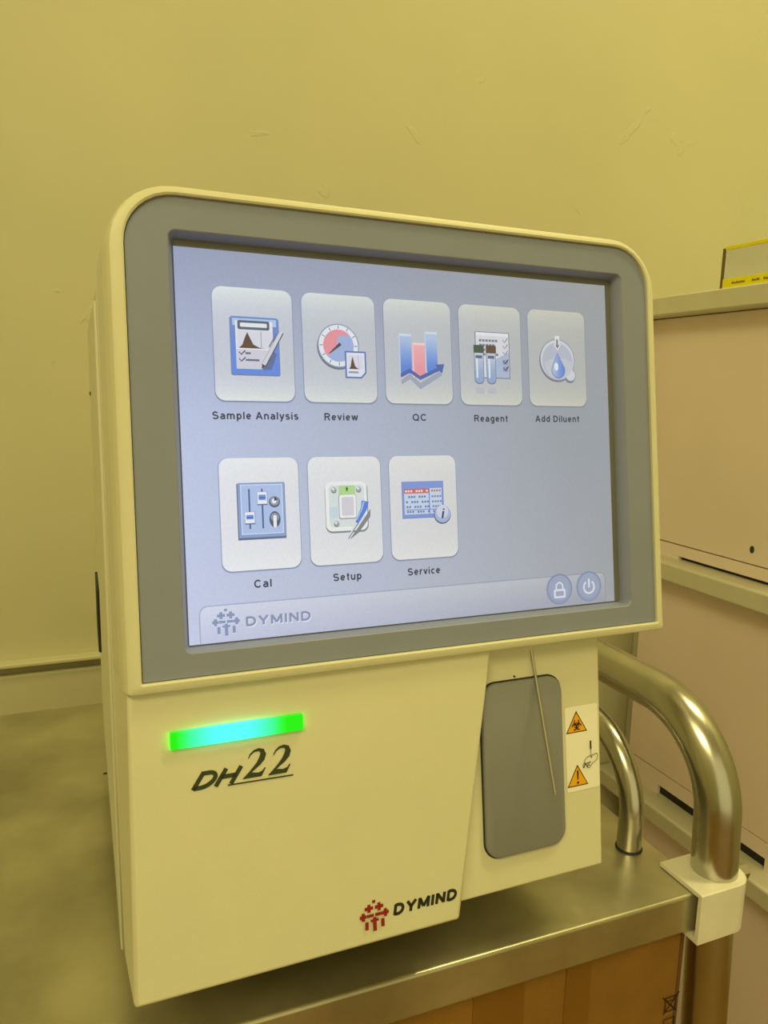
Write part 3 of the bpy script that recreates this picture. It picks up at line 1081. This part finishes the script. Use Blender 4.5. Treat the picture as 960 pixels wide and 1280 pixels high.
a.line([(24.7, 19.8), (23.6, 23.2), (21.2, 27.6)], [0.8, 0.7, 0.4], (160, 190, 236))
dn()
# Service
a, dn = tile(2, 1, 'tile with data table and info badge icon')
a.rect(5.8, 11.6, 26.6, 28.2, (108, 120, 160))
a.rect(6, 11.7, 26.4, 27.9, (126, 152, 214))
a.rect(6.9, 14.8, 25.6, 26.4, (196, 210, 232))
a.rect(6.9, 14.8, 19.3, 17.0, (204, 108, 104))
a.rect(19.5, 14.8, 25.6, 17.0, (214, 208, 214))
a.rect(19.1, 14.8, 19.5, 26.4, (100, 118, 170))
for j, yy in enumerate((15.5, 18.1, 20.4, 22.6, 24.8)):
    for q in range(9):
        if (j * 5 + q * 3) % 4 == 1:
            continue
        c = (240, 224, 224) if j == 0 else (104, 124, 170)
        a.rect(7.4 + q * 1.28, yy, 8.3 + q * 1.28, yy + 0.9, c)
    for q in range(4):
        a.rect(20.2 + q * 1.3, yy, 21.1 + q * 1.3, yy + 0.9, (150, 130, 150) if j == 0 else (116, 134, 176))
a.rect(6.9, 24.2, 25.6, 24.5, (84, 110, 190))
a.disc(24.8, 27.0, 4.3, (96, 106, 140))
a.disc(24.9, 26.6, 4.0, (168, 180, 214))
a.disc(24.8, 25.6, 3.0, (204, 210, 226))
a.text('i', 24.2, 26.0, 28.7, 4.4, (52, 66, 124), wt=0.22, shear=0.2)
dn()
# captions
for s_, u0, u1, vb, sz in (('Sample Analysis', .0127, .0487, .0690, .0031), ('Review', .0602, .0757, .0692, .0031), ('QC', .1018, .1087, .0691, .0031),
                           ('Reagent', .1334, .1518, .0693, .0031), ('Add Diluent', .1670, .1930, .0692, .0031), ('Cal', .0270, .0344, .1388, .0033),
                           ('Setup', .0615, .0745, .1386, .0032), ('Service', .0967, .1129, .1387, .0032)):
    a = ui()
    a.text(s_, u0, u1, vb, sz, TXT, wt=0.20)
    a.done('caption', 'screen', disp)


def logo(a, cx, cy, s, col):
    """cluster of plus signs; s = metres per unit"""
    def R(x0, y0, x1, y1):
        a.rect(cx + x0 * s, cy + y0 * s, cx + x1 * s, cy + y1 * s, col)
    q = 6.6

    def plus(x, y, ln=17.5, vt=15.5):
        R(x - ln, y - q, x + ln, y + q)
        R(x - q, y - vt, x + q, y - q)
        R(x - q, y + q, x + q, y + vt)
    R(-6.5, -60, 6.5, -48)
    plus(-21, -31)
    plus(21, -31)
    plus(-46, -3, 14)
    plus(46, -3, 14)
    R(-31, -9.5, -3, 2.5)
    R(3, -9.5, 31, 2.5)
    R(-17, 12, 17, 22)
    R(-q, 5, q, 12)
    R(-7.5, 22, 7.5, 58)
    R(-40, 17, -26, 48)
    R(26, 17, 40, 48)


a = ui(0.0006)
hi, lo_ = (228, 233, 245), (134, 150, 188)
logo(a, 0.01500, 0.15215, 0.000093, hi)
logo(a, 0.01480, 0.15185, 0.000093, lo_)
a.done('logo', 'screen', disp, label='embossed grey blue logo')
a = ui(0.0006)
a.text('DYMIND', .0233, .0511, .1547, .0038, hi, wt=0.27)
a.text('DYMIND', .0230, .0508, .1543, .0038, (138, 150, 184), wt=0.26)
a.done('logo_lettering', 'screen', disp)
for kind, cu, cv in (('lock', .1777, .1512), ('power', .1953, .1512)):
    a = ui()
    off(a, cu, cv)
    a.disc(0, 0, 7.5, (124, 137, 168), n=40)
    a.disc(0, 0.1, 7.0, (146, 157, 186), n=40)
    a.disc(0, -0.4, 6.2, (156, 166, 190), n=40)
    g = (216, 220, 228)
    if kind == 'lock':
        a.ring(0, -1.2, 1.5, 2.3, g, 180, 360, 16)
        a.rect(-2.3, -1.3, -1.5, 0.2, g)
        a.rect(1.5, -1.3, 2.3, 0.2, g)
        a.rr(-3.4, 0, 3.4, 4.4, 0.7, g, nx=2)
        a.rr(-2.3, 1.0, 2.3, 3.4, 0.3, (156, 165, 188), nx=2)
    else:
        a.ring(0, 0.3, 2.6, 3.6, g, -55, 235, 28)
        a.rr(-0.55, -3.9, 0.55, 0.6, 0.4, g, nx=2)
    a.done('round_button', 'screen', disp, label='round button with padlock sign' if kind == 'lock' else 'round button with power sign')

# status light bar
bm = bmesh.new()
cl = bm.loops.layers.float_color.new('Col')
n = 24
L0, L1, T0, T1 = -0.0094, 0.0444, 0.1925, 0.1996
wq = 0.0050


def ledcol(x):
    e = max(0.0, 1 - (abs(x - 0.45) / 0.40) ** 2)
    return (0.011 * e, 0.108 + 0.2 * e, 0.14 * e ** 1.4, 1)


rows = []
for i in range(n + 1):
    u = L0 + (L1 - L0) * i / n
    rows.append([bm.verts.new(F(u, T0, 0.0025)), bm.verts.new(F(u, T0 + 0.0003, wq)), bm.verts.new(F(u, T1 - 0.0003, wq)), bm.verts.new(F(u, T1, 0.0025))])
for i in range(n):
    for j in range(3):
        f = bm.faces.new((rows[i][j], rows[i + 1][j], rows[i + 1][j + 1], rows[i][j + 1]))
        for l in f.loops:
            k = i if l.vert in rows[i] else i + 1
            l[cl] = ledcol(k / n)
for rw in (rows[0], rows[-1]):
    f = bm.faces.new(rw)
    for l in f.loops:
        l[cl] = (0.0, 0.3, 0.0, 1)
finish('status_light', bm, 'led', fc, smooth=False, label='glowing green light bar')
# model lettering
DK = (52, 62, 34)
a = Art(F, 0.0031)
for txt_, u0, u1, vb, h in (('D', -.0022, .0087, .2173, .0066), ('H', .0068, .0192, .2173, .0066)):
    a.text(txt_, u0, u1, vb, h, DK, wt=0.27, shear=0.40)


def two(a, u0, vb, wd, h, col):
    """one bold slanted serif figure 2"""
    sl = 0.22

    def q(x, y):
        return (u0 + (x + sl * y) * wd, vb - y * h)
    c = [(0.10, 0.72), (0.16, 0.86), (0.30, 0.965), (0.48, 0.99), (0.63, 0.93), (0.70, 0.80), (0.67, 0.64), (0.56, 0.48), (0.40, 0.33), (0.22, 0.17), (0.08, 0.06)]
    wds = [0.03, 0.05, 0.075, 0.10, 0.16, 0.20, 0.20, 0.15, 0.10, 0.065, 0.04]
    a.line([q(*p) for p in c], [w_ * wd * 1.25 for w_ in wds], col)
    a.poly([q(0.0, 0.0), q(0.02, 0.05), q(0.22, 0.20), q(0.34, 0.19), q(0.60, 0.15), q(0.78, 0.20), q(0.84, 0.30), q(0.90, 0.30), q(0.78, 0.0)], col)


two(a, 0.0187, 0.2163, 0.0100, 0.0112, DK)
two(a, 0.0292, 0.2166, 0.0100, 0.0113, DK)
a.line([(0.0125, 0.2176), (0.0398, 0.2181)], 0.0006, DK)
a.done('model_lettering', 'ink', fc, label='dark green model lettering')
a = Art(F, 0.0031)
logo(a, 0.07365, 0.2861, 0.000113, (150, 22, 14))
a.done('logo', 'ink', fc, label='dark red logo of small crosses')
a = Art(F, 0.0031)
a.text('DYMIND', .0826, .1145, .2884, .0047, (40, 40, 20), wt=0.31, shear=0.12)
a.done('logo_lettering', 'ink', fc, label='black logo lettering')

# grey start plate on the aspiration panel
Q_ = (0.1336, 0.1938, 0.1792, 0.2783)
bm = bmesh.new()
loft(bm, [FP(rrect(*ins(Q_, -0.0004), 0.0085), -0.0045), FP(rrect(*ins(Q_, -0.0004), 0.0085), -0.0036)], True, True)
finish('start_plate_gasket', bm, 'gap', dev)
bm = bmesh.new()
loft(bm, [FP(rrect(*ins(Q_, 0.0003), 0.008), -0.0040), FP(rrect(*ins(Q_, 0.0003), 0.008), -0.0024), FP(rrect(*ins(Q_, 0.0007), 0.0077), -0.0017), FP(rrect(*ins(Q_, 0.0014), 0.0070), -0.0014)], True, True)
finish('start_plate', bm, 'pad', dev, ang=25)
bm = bmesh.new()
tube(bm, [F(0.1530, 0.1921, -0.0042), F(0.1530, 0.1921, -0.0030)], 0.0004, 10)
finish('indicator_pin', bm, 'gap', dev)
# probe
nx_ = 0.2008
top, tip = Vector((nx_, 0.2990, -0.1100)), Vector((nx_, 0.2657, -0.1874))
d_ = (tip - top).normalized()
bm = bmesh.new()
tube(bm, [top, tip - d_ * 0.0012, tip], 0, 16, rs=[0.00078, 0.00078, 0.0005])
finish('sampling_needle', bm, 'needle', dev, label='thin steel needle')
# warning label
WL = Art(F, -0.00385)
LB = (0.1818, 0.2117, 0.2016, 0.2545)
WL.rr(*LB, 0.0013, (250, 248, 236), nx=2)


def tri(cx, vt, vb, hw):
    WL.poly([(cx, vt), (cx + hw, vb), (cx - hw, vb)], (30, 22, 8))
    WL.poly([(cx, vt + 0.0011), (cx + hw - 0.0008, vb - 0.0005), (cx - hw + 0.0008, vb - 0.0005)], (245, 178, 12))


tri(0.1885, 0.2140, 0.2250, 0.0064)
tri(0.1882, 0.2412, 0.2521, 0.0063)
bc = (0.1885, 0.2213)
K = (40, 26, 10)
for d in (-90, 30, 150):
    cx_, cy_ = bc[0] + 0.00145 * math.cos(math.radians(d)), bc[1] + 0.00145 * math.sin(math.radians(d))
    WL.ring(cx_, cy_, 0.00115, 0.00175, K, d + 35, d + 325, 24)
WL.ring(*bc, 0.0012, 0.0016, K, 0, 360, 24)
WL.disc(bc[0], bc[1], 0.0005, K)
WL.line([(0.1882, 0.2441), (0.1882, 0.2486)], 0.0010, K, 0.0007)
WL.disc(0.1882, 0.2503, 0.00065, K)
# hand below a needle
WL.line([(0.19655, 0.2303), (0.19655, 0.2345)], 0.0009, K)
WL.line([(0.1966, 0.2345), (0.1966, 0.2388)], 0.00025, K)
hand = [(0.1915, 0.2433), (0.1916, 0.2420), (0.1924, 0.2408), (0.1926, 0.2398), (0.1935, 0.2388), (0.1948, 0.2382), (0.1962, 0.2378), (0.1980, 0.2378),
        (0.1996, 0.2372), (0.2005, 0.2375), (0.2006, 0.2388), (0.2003, 0.2402), (0.1992, 0.2410), (0.1975, 0.2418), (0.1966, 0.2426), (0.1958, 0.2436), (0.1948, 0.2439), (0.1940, 0.2434)]
WL.line(hand, 0.00028, K)
for q in (((.1924, .2408), (.1932, .2418), (.1940, .2412)), ((.1932, .2418), (.1938, .2428), (.1946, .2422)), ((.1940, .2412), (.1950, .2416), (.1962, .2408)),
          ((.1938, .2428), (.1944, .2436)), ((.1946, .2422), (.1954, .2427)), ((.1916, .2434), (.1922, .2425), (.1926, .2414))):
    WL.line(list(q), 0.0005, K)
WL.disc(0.1966, 0.2386, 0.0004, K)
WL.done('warning_label', 'ink', dev, label='white label with two yellow warning triangles')
